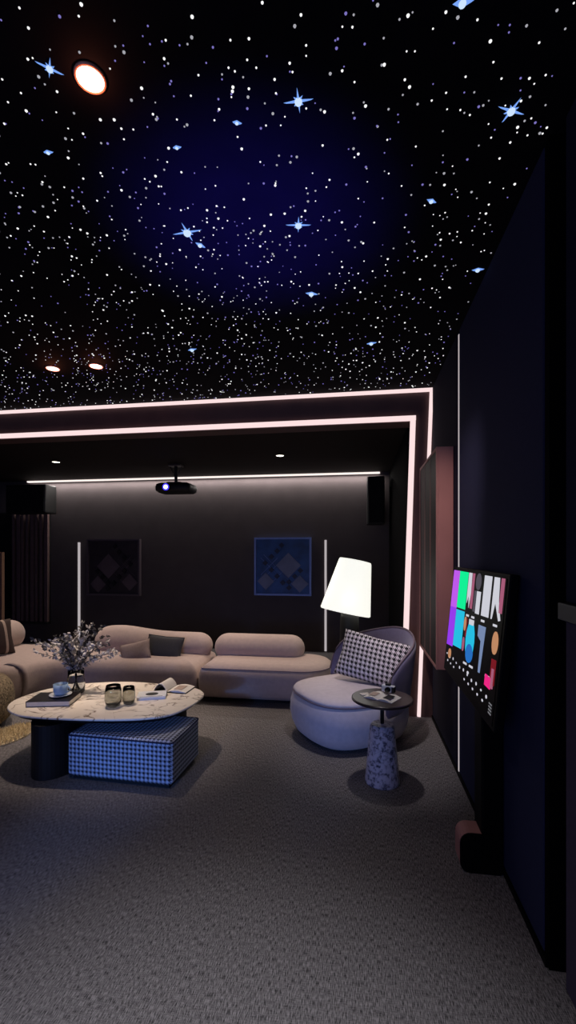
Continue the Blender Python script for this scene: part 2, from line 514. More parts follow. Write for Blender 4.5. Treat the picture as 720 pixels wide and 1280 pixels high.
link('housing', sbox(new_bm(), -.02, 1.05, -.035, 1.05, -.04, 0), M['bezel'], t, bevel=.006)
scr = link('display', sbox(new_bm(), 0, 1.02, 0, 1.02, 0, .002), M['screenbg'], t)


def tile(name, mname, quads, w=.0035, shear=True):
    for q in quads:
        if shear: q = [(u, v * (1 - .18 * u)) for u, v in q]
        link(name, loft(new_bm(), [[sp(u, v, .002) for u, v in q], [sp(u, v, w) for u, v in q]]), M[mname], scr)


def R(u0, u1, v0, v1): return [(u0, v0), (u1, v0), (u1, v1), (u0, v1)]


def E(u, v, a, b, n=14): return [(u + a * math.cos(2 * PI * k / n), v + b * math.sin(2 * PI * k / n)) for k in range(n)]


tile('purple_tile', 'magenta2', [R(0.01, .17, .0, .38)])
tile('purple_tile', 'purple', [R(0.01, .17, .38, .78)])
tile('green_tile', 'green', [R(.18, .38, .0, .37)])
tile('cyan_tile', 'cyan', [R(.18, .38, .39, .76)])
tile('poster_picture', 'swhite', [[(.395, 0), (.46, 0), (.47, .2), (.45, .34), (.43, .22), (.40, .30), (.395, .2)], R(.70, .82, 0, .37), R(.59, .66, .16, .37),
                         [(.855, 0), (.93, 0), (.945, .2), (.99, .36), (.965, .37), (.90, .22), (.87, .37), (.855, .37)]])
tile('poster_picture', 'spink', [R(.475, .52, 0, .34), R(.955, 1.0, 0, .30)])
tile('poster_picture', 'sgrey', [E(.60, .07, .05, .08), R(.54, .585, .16, .36)])
tile('poster_picture', 'slilac', [[(.68, .46), (.80, .46), (.79, .62), (.775, .88), (.745, .88), (.74, .60), (.68, .56)]])
tile('poster_picture', 'cyan', [E(.545, .64, .085, .19)])
tile('poster_picture', 'sblue', [E(.555, .76, .07, .09)], .0042)
tile('poster_picture', 'swhite', [R(.50, .59, .44, .49)], .005)
tile('poster_picture', 'sred', [R(.43, .46, .44, .62), R(.93, .995, .70, .92)])
tile('poster_picture', 'stan', [E(.42, .50, .025, .07), E(.955, .56, .04, .10), E(.12, .86, .035, .05)], .005)
tile('poster_picture', 'spink', [E(.42, .70, .02, .07), R(.95, .98, .78, .95)], .005)
tile('caption_bar', 'swhite', [R(u, u + .055, .405, .425) for u in (.42, .53, .71, .90)] + [R(u, u + .07, .86, .88) for u in (.46, .58, .86)] + [E(.57, .94, .018, .015)])
tile('pink_button', 'shot', [[(.87, .72), (.95, .72), (.95, .80), (.87, .80)]], .006, False)
for k in range(11):
    u = .05 + k * .086
    tile('screen_icon', 'swhite', [E(u, .865 + .008 * math.sin(k * 2.1), .011, .014 if k % 3 else .009, 6)], .0035, False)
    if k not in (3, 4, 10): tile('screen_icon', 'swhite', [E(u + .035, .925, .011, .010, 6)], .0035, False)
tile('screen_icon', 'sdim', [R(.955, .995, .885 + .022 * k, .895 + .022 * k) for k in range(4)], .0035, False)
# pedestal
bm = bx(.60 - ox, .700 - ox, 2.28 - oy, 2.42 - oy, .0, .785); link('stand', bm, M['bezel'], t, bevel=.01)
bm = new_bm()
ol = [Vector((p.x, p.y)) for p in round_poly([(.50, 0, .045), (.69, 0, .01), (.69, .19, .01), (.50, .19, .05)], 5)]
loft(bm, [[Vector((p.x - ox, yy - oy, p.y + .001)) for p in ol] for yy in (2.275, 2.283)], mi=0)
link('foot_front', bm, M['bezel'], t)
bm = new_bm()
loft(bm, [[Vector((p.x - ox, yy - oy, p.y + .001)) for p in ol] for yy in (2.283, 2.39)], mi=0)
link('foot', bm, M['pinkwood'], t, bevel=.004)
bm = bx(.672 - ox, .705 - ox, 2.35 - oy, 2.9 - oy, .80, 1.1); link('wall_bracket', bm, M['black'], t)

# ================================================================== ceiling stars
def dome(bm, c, r, seg=6, mi=0):
    rings = [[Vector((c[0] + r * k * math.cos(2 * PI * i / seg), c[1] + r * k * math.sin(2 * PI * i / seg), c[2] - r * zz)) for i in range(seg)]
             for k, zz in ((1, 0), (.85, .55), (.35, .95))]
    rv = [[bm.verts.new(p) for p in q] for q in rings]
    for a, b in zip(rv[:-1], rv[1:]):
        for i in range(seg):
            f = bm.faces.new((a[i], a[(i + 1) % seg], b[(i + 1) % seg], b[i])); f.material_index = mi
    f = bm.faces.new(rv[-1]); f.material_index = mi


BRIGHT = [  # px, py, arm length (m), rotation deg, extra label
    (373, 126, .050, 12, 'big blue-white sparkling star high in the middle of the ceiling', 1),
    (639, 138, .052, 35, 'big blue-white sparkling star near the right wall', 1),
    (234, 290, .072, 8, 'big blue-white sparkling star on left rim of the blue glow', 1),
    (373, 281, .058, 20, 'blue-white sparkling star in the blue glow, below the middle one', 1),
    (62, 85, .040, 50, 'blue sparkling star just left of the large ceiling downlight', 1),
    (539, 251, .026, 40, 'small square blue star between the blue glow and right wall', 0),
    (578, 3, .030, 10, 'blue-white star cut by the top edge of the photo', 0),
    (389, 367, .040, 30, 'small blue star under the lower edge of the blue glow', 0),
    (250, 306, .030, 60, 'small blue star touching the lower right of a big one', 0),
    (597, 337, .034, 10, 'small blue-white star closest to the right panel edge', 0),
    (296, 153, .018, 30, 'tiny blue star left of the topmost big sparkle', 0),
    (221, 184, .018, 15, 'tiny blue star right above the left rim sparkle', 0),
    (60, 190, .020, 20, 'tiny blue-white star below the large ceiling downlight', 0),
    (464, 429, .040, 0, 'tiny blue star low and right of the blue glow', 0),
    (240, 437, .040, 0, 'tiny white star low, right of the pair of downlights', 0),
]
for px, py, L, rot, lab, big in BRIGHT:
    p = on_z(px, py, H)
    bm = new_bm()
    npt = 8 if big else 4; pts = []; L *= 1.05
    for k in range(npt * 2):
        a = 2 * PI * k / (npt * 2)
        rr = (L * (1.0, .42, .85, .45)[(k // 2) % 4]) if k % 2 == 0 else L * (.20 if big else .42)
        pts.append((rr * math.cos(a), rr * math.sin(a)))
    loft(bm, [[Vector((x, y, 0)) for x, y in pts], [Vector((x * .8, y * .8, -.004)) for x, y in pts]], mi=0)
    dome(bm, (0, 0, -.002), L * (.26 if big else .36), 10, 1)
    o = link('sparkle_star', bm, [M['starblue'], M['starcore']], loc=p, rot=(0, 0, math.radians(rot) - .2))
    tag(o, lab, 'star light', 'large sparkling stars in the ceiling')

stars = []; BP = [on_z(b[0], b[1], H) for b in BRIGHT]
DL = [on_z(113, 97, H), on_z(66, 460, H), on_z(120, 457, H)]
n_try = 0
while len(stars) < 4900 and n_try < 30000:
    n_try += 1
    x = random.uniform(-6.3, .69); y = random.uniform(.9, 4.33)
    dens = .55 + .45 * (noise.noise(Vector((x * 1.8, y * 1.8, 3))) + .5)
    dens *= (1.0 if y > 1.25 else .55) * (1.15 - .17 * (y - 1.2))
    if random.random() > dens: continue
    if any((x - q.x) ** 2 + (y - q.y) ** 2 < .07 ** 2 for q in DL): continue
    if any((x - q.x) ** 2 + (y - q.y) ** 2 < .03 ** 2 for q in BP): continue
    dim = random.choice((0, 0, 0, 0, 2, 2, 2, 1, 1, 1))
    r = random.choice((.0028, .0034, .0034, .0042, .0052)) * (1 + .10 * (y - 1.2))
    stars.append((x, y, r * (.85 if dim == 1 else .95), dim))


def inview(s):
    q = project((s[0], s[1], H))
    return q is not None and 2 < q[0] < 718 and 2 < q[1] < 1278


vis = [s for s in stars if inview(s) and not s[3]]
vis.sort(key=lambda s: -s[2] / project((s[0], s[1], H))[2])
top = set(vis[:285])
bm = new_bm(); dome(bm, (0, 0, 0), 1, 8)
proto = link('star_light', bm, M['star'])
first = True
for s in vis[:285]:
    o = proto if first else proto.copy()
    if not first: COL.objects.link(o)
    first = False
    o.location = (s[0], s[1], H); o.scale = (s[2],) * 3
    tag(o, 'small white fibre-optic star point set in the black ceiling', 'star light', 'larger star points in the black ceiling')
bm = new_bm()
for s in stars:
    if s in top: continue
    dome(bm, (s[0], s[1], H), s[2], 6, s[3])
o = link('star_field', bm, [M['star'], M['stardim'], M['starmid']])
tag(o, 'dense field of tiny white and bluish star points across the black ceiling', 'star field'); o['kind'] = 'stuff'


# ---- downlights
def downlight(loc, r, lab, trim, group):
    t = thing('downlight', lab, 'downlight', loc, 0, group)
    bm = new_bm()
    lathe(bm, [(r * .86, 0), (r * 1.05, 0), (r * 1.04, -.006), (r * .92, -.010), (r * .86, -.004)], 32, cap=False)
    link('trim_ring', bm, M[trim], t, smooth=True)
    bm = new_bm(); lathe(bm, [(r * .87, 0), (r * .87, -.006), (r * .6, -.010), (r * .2, -.011)], 32)
    link('lens', bm, M['lampemit'], t, smooth=True)
    return t


G = 'round recessed downlights'
downlight(DL[0], .048, 'large round glowing downlight at upper left of the star ceiling', 'trim', G)
downlight(DL[1], .055, 'left one of the pair of small downlights low in the star ceiling', 'trim', G)
downlight(DL[2], .055, 'right one of the pair of small downlights low in the star ceiling', 'trim', G)
IL = [on_z(70, 577, 2.79), on_z(350, 569, 2.79)]
downlight(IL[0], .055, 'small downlight in the brown lowered ceiling left of the projector', 'trimw', G)
downlight(IL[1], .055, 'small downlight in the brown lowered ceiling right of the projector', 'trimw', G)

# ================================================================== back wall things
# projector
pj = on_y(220, 610, 6.0)
t = thing('projector', 'black ceiling-hung projector with a glowing blue lens', 'projector', (pj.x, pj.y, pj.z))
ol = Outline([(-.26, -.16, .06), (.26, -.16, .06), (.26, .18, .05), (-.26, .18, .05)], 6)
bm = new_bm(); slab(bm, ol, [(.05, -.075), (.01, -.05), (0, 0), (.02, .045), (.07, .065)])
link('body', bm, M['black'], t, smooth=True)
bm = new_bm(); tube(bm, [(-.07, -.15, -.01), (-.07, -.185, -.01)], .055, 20); link('lens_barrel', bm, M['gloss'], t, smooth=True)
bm = new_bm(); tube(bm, [(-.07, -.18, -.01), (-.07, -.190, -.01)], .046, 20); l = link('lens', bm, M['blueled'], t)
bm = new_bm(); tube(bm, [(-.07, -.186, -.01), (-.07, -.194, -.01)], .028, 16); link('lens_core', bm, M['whiteled'], l)
zc = 2.79 - pj.z
bm = new_bm(); tube(bm, [(0, 0, .05), (0, 0, zc - .02)], .022, 12)
link('pole', bm, M['black'], t)
bm = new_bm(); box(bm, -.09, .09, -.07, .07, zc - .025, zc - .002); tube(bm, [(0, 0, .12), (-.08, 0, zc - .03)], .008); tube(bm, [(0, 0, .12), (.08, 0, zc - .03)], .008)
link('ceiling_mount', bm, M['trimw'], t)
bm = new_bm(); box(bm, -.10, .10, -.08, .08, .055, .075); link('bracket', bm, M['black'], t)


def speaker(px0, px1, py0, py1, y, dep, lab):
    a = on_y(px0, py0, y); b = on_y(px1, py1, y)
    w = b.x - a.x; h = a.z - b.z
    t = thing('wall_speaker', lab, 'speaker', ((a.x + b.x) / 2, y, b.z))
    link('cabinet', bx(-w / 2, w / 2, .012, dep, 0, h), M['black'], t, bevel=.02)
    link('grille', bx(-w / 2 + .02, w / 2 - .02, 0, .014, .02, h - .02), mat('speaker_cloth', (9, 9, 10), .95, noise_amt=.3, nscale=300), t, bevel=.008)
    bm = bx(-.05, .05, dep - .002, 6.998 - y, h * .3, h * .7); link('bracket', bm, M['black'], t)
    return t


speaker(459, 481, 595, 655, 6.62, .3, 'black box speaker hung high in the right corner of back wall')
speaker(6, 56, 606, 641, 6.62, .3, 'wide black box speaker hung high above the dark slatted panel')

# slatted panel
a = on_y(14, 641, 6.93); b = on_y(60, 778, 6.93)
t = thing('slatted_panel', 'dark vertical slatted panel on back wall below the wide speaker', 'wall panel', (a.x, 6.99, b.z))
W_ = b.x - a.x; HH = a.z - b.z
link('backing', bx(-.35, W_, -.02, 0.005, 0, HH), M['black'], t)
for k in range(8):
    xx = .02 + k * (W_ - .06) / 7.3
    link('slat', bx(xx, xx + .045 + .02 * (k % 3 == 1), -.07, -.02, .01, HH - .01), M['slat'], t, bevel=.004)
link('ledge', bx(-.35, W_ + .01, -.09, .005, -.03, 0), M['black'], t)
a = on_y(-4, 690, 6.6); b = on_y(3, 782, 6.6)
o = link('wood_post', bx(a.x, b.x - .01, 6.6, 6.66, 0, a.z), mat('tan_wood', (150, 112, 88), .6, noise_amt=.1), bevel=.004)
tag(o, 'thin tan upright post at the left edge before the slats', 'post')

# framed relief pictures
def art(px0, px1, py0, py1, mf, ma, mb, mc, lab, mirror):
    a = on_y(px0, py0, 6.95); b = on_y(px1, py1, 6.95)
    w = b.x - a.x; h = a.z - b.z
    t = thing('framed_relief', lab, 'picture', ((a.x + b.x) / 2, 6.995, (a.z + b.z) / 2))
    f = .028
    bm = new_bm()
    box(bm, -w / 2, w / 2, -.06, 0, h / 2 - f, h / 2); box(bm, -w / 2, w / 2, -.06, 0, -h / 2, -h / 2 + f)
    box(bm, -w / 2, -w / 2 + f, -.06, 0, -h / 2 + f, h / 2 - f); box(bm, w / 2 - f, w / 2, -.06, 0, -h / 2 + f, h / 2 - f)
    link('frame', bm, M[mf], t)
    link('backing', bx(-w / 2 + f, w / 2 - f, -.02, -.005, -h / 2 + f, h / 2 - f), M[ma], t)

    def dia(bm, cx, cz, r, y, th=.014):
        cx *= mirror
        q = [(cx - r, cz), (cx, cz - r), (cx + r, cz), (cx, cz + r)]
        lim = w / 2 - f; lz = h / 2 - f
        q2 = [(max(-lim, min(lim, x)), max(-lz, min(lz, z))) for x, z in q]
        loft(bm, [[Vector((x, y, z)) for x, z in q2], [Vector((x, y - th, z)) for x, z in q2]])
    s = w
    bm = new_bm()
    dia(bm, .10 * s, .02 * s, .22 * s, -.02); dia(bm, -.30 * s, -.26 * s, .15 * s, -.02); dia(bm, .30 * s, -.30 * s, .15 * s, -.02)
    link('large_diamond', bm, M[mb], t)
    bm = new_bm()
    for cx, cz in ((-.10, .27), (-.20, .17), (-.31, .06), (-.20, -.06), (-.10, -.17), (.0, -.28), (.11, -.37), (.21, -.17), (.31, -.07), (.11, -.27), (-.02, .37)):
        dia(bm, cx * s, cz * s, .048 * s, -.02, .02)
    link('small_diamond', bm, M[mc], t)
    bm = new_bm()
    for cx, cz, L in ((-.13, -.0, .42), (-.02, -.11, .42), (-.24, .0, .3)):
        for sg in (1, -1):
            pts = [(cx * s * mirror - L * s / 2, cz * s - sg * L * s / 2), (cx * s * mirror + L * s / 2, cz * s + sg * L * s / 2)]
            tube(bm, [(max(-w / 2 + f, min(w / 2 - f, x)), -.025, max(-h / 2 + f, min(h / 2 - f, z))) for x, z in pts], .004, 6)
    link('lattice', bm, M[mf], t)


art(109, 175, 674, 745, 'artframe', 'artdark', 'artdark2', 'black', 'dark brown framed diamond relief on back wall left of projector', -1)
art(318, 389, 672, 745, 'bluelitframe', 'artblue', 'artgreylit', 'artbluelit2', 'framed diamond relief coloured by painted-in blue light, on back wall left of the lamp', 1)

# ================================================================== SOFA
# right section
def seat(bm, ol, hz=.40):
    return slab(bm, ol, [(.05, .05), (.015, .09), (-.005, .16), (-.01, .23), (.0, .30), (.025, .355), (.07, hz - .012), (.14, hz), (.22, hz + .004)])


def plinth(bm, ol): return slab(bm, ol, [(.12, 0), (.12, .06)])


SX = -1.63
t = thing('sofa_section', 'right half of the long low beige sofa with rounded lounge end', 'sofa', (-.95, 4.8, 0), 0)
ol = Outline([(SX + .012 + .95, -.36, .05), (.72, -.36, .34), (.72, .40, .34), (SX + .012 + .95, .40, .05)], 8)
link('seat', seat(new_bm(), ol), M['sofa'], t, smooth=True)
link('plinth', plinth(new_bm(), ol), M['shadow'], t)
bm = new_bm(); capsule_x(bm, SX + .02 + .95, .38, .21, .47, .17, .155, .15)
link('backrest', bm, M['sofa'], t, smooth=True, subsurf=1)
bm = new_bm(); tube(bm, [(p.x, p.y, .352) for p in inset(ol, .022)] , .004, 6)
link('piping', bm, M['piping'], t)
# left section (L)
t = thing('sofa_section', 'left part of the beige sofa curving forward at left edge', 'sofa', (-2.6, 4.8, 0), 0)
ol = Outline([(SX - .012 + 2.6, .40, .05), (-1.95, .40, .3), (-1.95, -.89, .25), (-.75, -.89, .3), (-.75, -.36, .34), (SX - .012 + 2.6, -.36, .05)], 8)
link('seat', seat(new_bm(), ol), M['sofa'], t, smooth=True)
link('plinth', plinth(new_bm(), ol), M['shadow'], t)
bm = new_bm(); capsule_x(bm, -.50, SX - .02 + 2.6, .21, .47, .17, .155, .16, prof=lambda q: 1.0 + .20 * math.exp(-((q - .22) / .25) ** 2))
link('backrest', bm, M['sofa'], t, smooth=True, subsurf=1)
bm = new_bm(); capsule_x(bm, -.85, .38, 0, .53, .16, .19, .2)
bmesh.ops.rotate(bm, cent=(0, 0, 0), matrix=Matrix.Rotation(PI / 2, 3, 'Z'), verts=bm.verts)
bmesh.ops.translate(bm, vec=(-1.66, 0, 0), verts=bm.verts)
link('side_backrest', bm, M['sofa'], t, smooth=True, subsurf=1)


def put_cushion(name, lab, px, py, y, w, h, th, m, roll, lean, yaw, seams=True, group=None):
    p = on_y(px, py, y)
    t = thing(name, lab, 'cushion', p, 0, group, rot=(math.radians(lean), math.radians(roll), math.radians(yaw)))
    o = link('cover', cushion_bm(w, h, th), m, t, smooth=True)
    if seams:
        bm = new_bm()
        k = 8; pts = []
        for (ax, az, bx_, bz) in ((-1, -1, 1, -1), (1, -1, 1, 1), (1, 1, -1, 1), (-1, 1, -1, -1)):
            for i in range(k):
                q = i / k; u = ax + (bx_ - ax) * q; v = az + (bz - az) * q
                pin = 1 - .07 * (1 - abs(v)) * abs(u) ** 3; pin2 = 1 - .07 * (1 - abs(u)) * abs(v) ** 3
                pts.append((u * w / 2 * pin, 0, v * h / 2 * pin2))
        pts.append(pts[0]); tube(bm, pts, .005, 6)
        link('piping', bm, m if not isinstance(m, list) else m[0], t, smooth=True)
    return t, o


put_cushion('sofa_cushion', 'dark charcoal rectangular cushion against the sofa back', 205, 810, 4.77, .44, .27, .10, M['grey'], 3, -22, -4)
put_cushion('sofa_cushion', 'small taupe cushion leaning in front of the dark charcoal one', 169, 815, 4.64, .34, .22, .10, M['taupe'], -14, -24, 8)
bmm = cushion_bm(.42, .40, .14)
pc = Vector((-3.97, 4.42, .60))
t = thing('sofa_cushion', 'dark brown cushion with tan stripes at the left edge of sofa', 'cushion', pc, rot=(math.radians(-14), 0, math.radians(70)))
o = link('cover', bmm, [M['brown'], M['tan']], t, smooth=True)
for p in o.data.polygons:
    if abs(abs(p.center.x) - .10) < .02: p.material_index = 1

# ================================================================== ARMCHAIR
ac = C2W(.52, 3.86)
FA = math.radians(215)                       # facing, world angle
t = thing('lounge_chair', 'rounded lilac-grey lounge chair with curved lavender back beside floor lamp', 'armchair', ac)


def chair_ol(rx, ry, rot, n=48, p=2.5):
    out = []
    for i in range(n):
        a = 2 * PI * i / n; c, s = math.cos(a), math.sin(a)
        x = rx * math.copysign(abs(c) ** (2 / p), c); y = ry * math.copysign(abs(s) ** (2 / p), s)
        out.append(Vector((x * math.cos(rot) - y * math.sin(rot), x * math.sin(rot) + y * math.cos(rot))))
    return out


ol = chair_ol(.47, .445, FA, p=2.7)
bm = new_bm(); slab(bm, ol, [(.10, .015), (.045, .05), (.012, .12), (-.005, .20), (.0, .28), (.018, .345), (.026, .362)])
link('base', bm, M['chair'], t, smooth=True)
bm = new_bm(); slab(bm, ol, [(.03, .363), (.022, .375), (.035, .392), (.075, .405), (.16, .413), (.28, .416)])
link('seat', bm, M['chair'], t, smooth=True)
bm = new_bm(); pts = [(p.x, p.y, .364) for p in inset(ol, .022)]; tube(bm, pts + [pts[0]], .006, 6); link('piping', bm, M['piping'], t, smooth=True)
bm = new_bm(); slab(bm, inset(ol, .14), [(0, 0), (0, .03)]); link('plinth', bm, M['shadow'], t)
# shell back
bm = new_bm(); rings = []
NB = 40; span = math.radians(82)
for k in range(NB + 1):
    q = -1 + 2 * k / NB; a = math.radians(30) + q * span
    env = max(0, 1 - abs(q) ** 3.0)
    topz = .40 + .43 * (env ** .6) + .02 * math.cos(q * 6)
    R0 = .46; lean = .07 * env
    d = Vector((math.cos(a), math.sin(a), 0)); th = .035 + .01 * env
    def pt(r, z): return d * r + Vector((0, 0, z))
    zb_ = .26
    rr = []
    for s, r_off in ((0, 0), (.5, 0), (.85, 0), (1, .010)):
        rr.append(pt(R0 - th * .1 + lean * s + r_off, zb_ + (topz - zb_) * s))
    rr.append(pt(R0 + th * .5 + lean, topz + .018))
    for s, r_off in ((1, 0), (.85, .0), (.5, .0), (0, 0)):
        rr.append(pt(R0 + th + lean * s + r_off, zb_ + (topz - zb_) * s))
    rings.append(rr)
loft(bm, rings)
link('backrest', bm, M['shell'], t, smooth=True, subsurf=1)
# edge roll on top of shell
bm = new_bm(); tube(bm, [(r[4] + Vector((0, 0, .0))) for r in rings], .009, 8); link('piping', bm, M['piping'], t, smooth=True)

cp = C2W(.735, 3.92, .615)
t = thing('chair_cushion', 'large grey houndstooth cushion on the rounded lounge chair', 'cushion', cp, rot=(math.radians(-20), math.radians(9), math.radians(-22)))
bm = cushion_bm(.62, .41, .17, 18); o = link('cover', bm, M['hgrey'], t, smooth=True)
uvl = o.data.uv_layers.new(name='UVMap')
for lp in o.data.loops:
    v = o.data.vertices[lp.vertex_index].co; uvl.data[lp.index].uv = (v.x + v.z * .1, v.z)

# ================================================================== FLOOR LAMP
lp = C2W(.64, 4.66)
t = thing('floor_lamp', 'floor lamp with tilted white shade on thick black column', 'floor lamp', lp)
bm = new_bm(); lathe(bm, [(.13, 0), (.135, .03), (.125, .06), (.105, .5), (.095, .88), (.085, .93)], 32); link('column', bm, M['black'], t, smooth=True)
tilt = Euler((math.radians(-5), math.radians(11), 0)).to_matrix().to_4x4()
piv = Matrix.Translation(Vector((-.045, 0, .93)))
bm = new_bm(); lathe(bm, [(.255, 0), (.262, .01), (.172, .53), (.165, .55), (.05, .555)], 40, cap=False)
lathe(bm, [(.245, .012), (.16, .54)], 40, cap=False)
bmesh.ops.transform(bm, matrix=piv @ tilt, verts=bm.verts); link('lamp_shade', bm, M['shade'], t, smooth=True)
bm = new_bm(); lathe(bm, [(.244, .02), (.10, .035), (.02, .04)], 40, cap=False)
bmesh.ops.transform(bm, matrix=piv @ tilt, verts=bm.verts); link('diffuser', bm, mat('lamp_diffuser', (245, 245, 240), .8, emit=(255, 255, 246), estr=1.1), t, smooth=True)
bm = new_bm(); tube(bm, [(0, 0, .92), (.0, 0, .99)], .03, 12); link('neck', bm, M['black'], t)
light('lamp_glow', 'POINT', lp + Vector((0, -.30, 1.10)), 0.1, (1, .95, .85), .08)

# ================================================================== SIDE TABLE
st = C2W(.638, 3.035)
t = thing('side_table', 'small round dark-topped side table on a blue-grey marble cone base', 'side table', st)
bm = new_bm(); lathe(bm, [(.112, 0), (.116, .008), (.082, .375), (.072, .392), (.02, .396)], 40); link('base', bm, M['bmarble'], t, smooth=False)
bm = new_bm(); lathe(bm, [(.013, .39), (.013, .552)], 16); link('pole', bm, M['black'], t, smooth=True)
bm = new_bm(); lathe(bm, [(.06, .546), (.196, .550), (.205, .556), (.205, .568), (.199, .572), (.1, .572)], 48); link('tabletop', bm, M['darkwood'], t)


def book(name, lab, cat, loc, rot, w, d, h, cm, open_=False, group=None):
    t = thing(name, lab, cat, loc, rot, group)
    link('cover', box(box(bx(-w / 2, w / 2, -d / 2, d / 2, 0, .003), -w / 2, w / 2, -d / 2, d / 2, h - .003, h), -w / 2, -w / 2 + .003, -d / 2, d / 2, .003, h - .003), cm, t)
    link('page_block', bx(-w / 2 + .003, w / 2 - .004, -d / 2 + .004, d / 2 - .004, .003, h - .003), M['page'], t)
    return t


zt_ = .5725
p0 = st + Vector((.0, -.01, zt_))
t = thing('magazine', 'open pale magazine on the small round side table', 'magazine', p0, math.radians(-30))
for sgn in (-1, 1):
    bm = new_bm(); n = 8
    rings = []
    for k in range(n + 1):
        q = k / n; x = sgn * .105 * q; z = .003 + .014 * math.sin(PI * min(1, q * 1.1)) * (1 - .3 * q)
        rings.append([Vector((x, -.075, z)), Vector((x, .075, z)), Vector((x, .075, 0)), Vector((x, -.075, 0))])
    loft(bm, rings); pg = link('page_block', bm, M['page'], t)
    link('printed_picture', bx(sgn * .055 - .025, sgn * .055 + .025, -.05, .03, .0172, .0184), M['ink' if sgn > 0 else 'tan'], t)
t = thing('camera', 'small black and white camera standing on the side table magazine', 'camera', st + Vector((.045, .06, zt_ + .0195)), math.radians(-25))
link('body', bx(-.045, .045, -.018, .018, 0, .045), M['white'], t, bevel=.006)
bm = new_bm(); tube(bm, [(.006, -.016, .022), (.006, -.042, .022)], .018, 20); link('lens', bm, M['gloss'], t, smooth=True)
link('viewfinder', bx(-.018, .016, -.014, .014, .044, .058), M['black'], t, bevel=.003)
link('grip', bx(.028, .047, -.022, .019, .0, .04), M['black'], t, bevel=.004)
t = thing('coaster', 'flat pale card lying at left of side table magazine', 'card', st + Vector((-.115, .045, zt_)), .4)
link('card', bx(-.03, .03, -.022, .022, 0, .003), M['page'], t); link('band', bx(-.03, .03, -.004, .004, .003, .0036), M['tan'], t)

# ================================================================== POUF
pc = C2W(-1.09, 3.22)
t = thing('pouf', 'large rectangular blue and white checked pouf partly under coffee table', 'pouf', pc, math.radians(8.63 - 11))
ol = Outline([(-.385, -.235, .03), (.385, -.235, .03), (.385, .235, .03), (-.385, .235, .03)], 4)
bm = new_bm(); slab(bm, ol, [(.012, .03), (0, .045), (0, .15), (0, .29), (.006, .305), (.02, .314), (.05, .316)])
o = link('cover', bm, M['hblue'], t); uv_box(o)
bm = new_bm(); slab(bm, ol, [(.03, 0), (.03, .03)]); link('base', bm, M['black'], t)
bm = new_bm(); pts = [(p.x, p.y, .304) for p in ol]; tube(bm, pts + [pts[0]], .005, 6); link('piping', bm, M['navy'], t)

# ================================================================== COFFEE TABLE
tc_ = C2W(-1.36, 3.50)
TT = .425
t = thing('coffee_table', 'low pebble-shaped cream marble coffee table on black drum legs', 'coffee table', tc_, 0)
pix = [(9, 884), (22, 893), (60, 897), (120, 899), (175, 898), (212, 893), (238, 882), (252, 872), (254, 865), (240, 859), (205, 855), (160, 852), (110, 854), (60, 861), (22, 873)]
pl = [on_z(x, y, TT) - tc_ for x, y in pix]
# closed Catmull-Rom
ol = []
n = len(pl)
for i in range(n):
    p0_, p1_, p2_, p3_ = pl[i - 1], pl[i], pl[(i + 1) % n], pl[(i + 2) % n]
    for k in range(6):
        q = k / 6
        v = .5 * ((2 * p1_) + (-p0_ + p2_) * q + (2 * p0_ - 5 * p1_ + 4 * p2_ - p3_) * q * q + (-p0_ + 3 * p1_ - 3 * p2_ + p3_) * q ** 3)
        ol.append(Vector((v.x, v.y)))
area = sum(ol[i].x * ol[(i + 1) % len(ol)].y - ol[(i + 1) % len(ol)].x * ol[i].y for i in range(len(ol)))
if area < 0: ol.reverse()
bm = new_bm(); slab(bm, ol, [(.006, TT - .016), (0, TT - .012), (0, TT - .004), (.004, TT)]); link('tabletop', bm, M['marble'], t)
bm = new_bm(); slab(bm, ol, [(.10, TT - .06), (.045, TT - .045), (.012, TT - .017)]); link('under_rim', bm, M['black'], t)
for r, d, rx, ry in ((-1.66, 3.26, .155, .22), (-.95, 3.66, .12, .12)):
    q = C2W(r, d) - tc_
    bm = new_bm(); lathe(bm, [(1, 0), (1, TT - .055)], 40, (q.x, q.y, 0), sx=rx, sy=ry); link('leg', bm, M['black'], t, smooth=False)

# black book + saucer + cup
bp_ = on_z(68, 877.5, TT)
t = book('book', 'thick black book on the coffee table under the blue cup', 'book', (bp_.x, bp_.y, TT + .0005), math.radians(8.63 + 4), .31, .22, .040, M['cover'])
t = thing('saucer', 'white saucer under the blue cup on the black book', 'saucer', (bp_.x + .03, bp_.y + .03, TT + .0415))
bm = new_bm(); lathe(bm, [(.03, 0), (.045, .002), (.078, .010), (.080, .013), (.05, .006), (.02, .005)], 36); link('plate', bm, M['white'], t, smooth=True)
t = thing('cup', 'pale blue cup on a white saucer on the coffee table', 'cup', (bp_.x + .03, bp_.y + .03, TT + .0485))
bm = new_bm(); lathe(bm, [(.030, 0), (.042, .006), (.050, .03), (.052, .082), (.049, .082), (.046, .03), (.03, .012), (.01, .01)], 32); link('bowl', bm, M['cupblue'], t, smooth=True)
bm = new_bm(); lathe(bm, [(.0455, .062), (.03, .063), (.01, .063)], 24); link('coffee', bm, M['liquid'], t)
bm = new_bm(); tube(bm, [(.049, .0, .066), (.068, .0, .064), (.077, 0, .046), (.068, 0, .026), (.047, 0, .02)], .0055, 8); link('handle', bm, M['cupblue'], t, smooth=True)

# glasses
def tumbler(px, py, r, h, lab):
    p = on_z(px, py, TT)
    t = thing('tumbler', lab, 'glass', (p.x, p.y, TT + .0005), 0, 'smoky amber tumblers on the coffee table')
    bm = new_bm(); lathe(bm, [(r * .62, 0), (r * .85, .008), (r * 1.05, h * .35), (r, h * .75), (r * .86, h), (r * .82, h), (r * .94, h * .72), (r * .98, h * .35), (r * .78, .018), (r * .4, .014)], 36)
    link('bowl', bm, M['amber'], t, smooth=True)


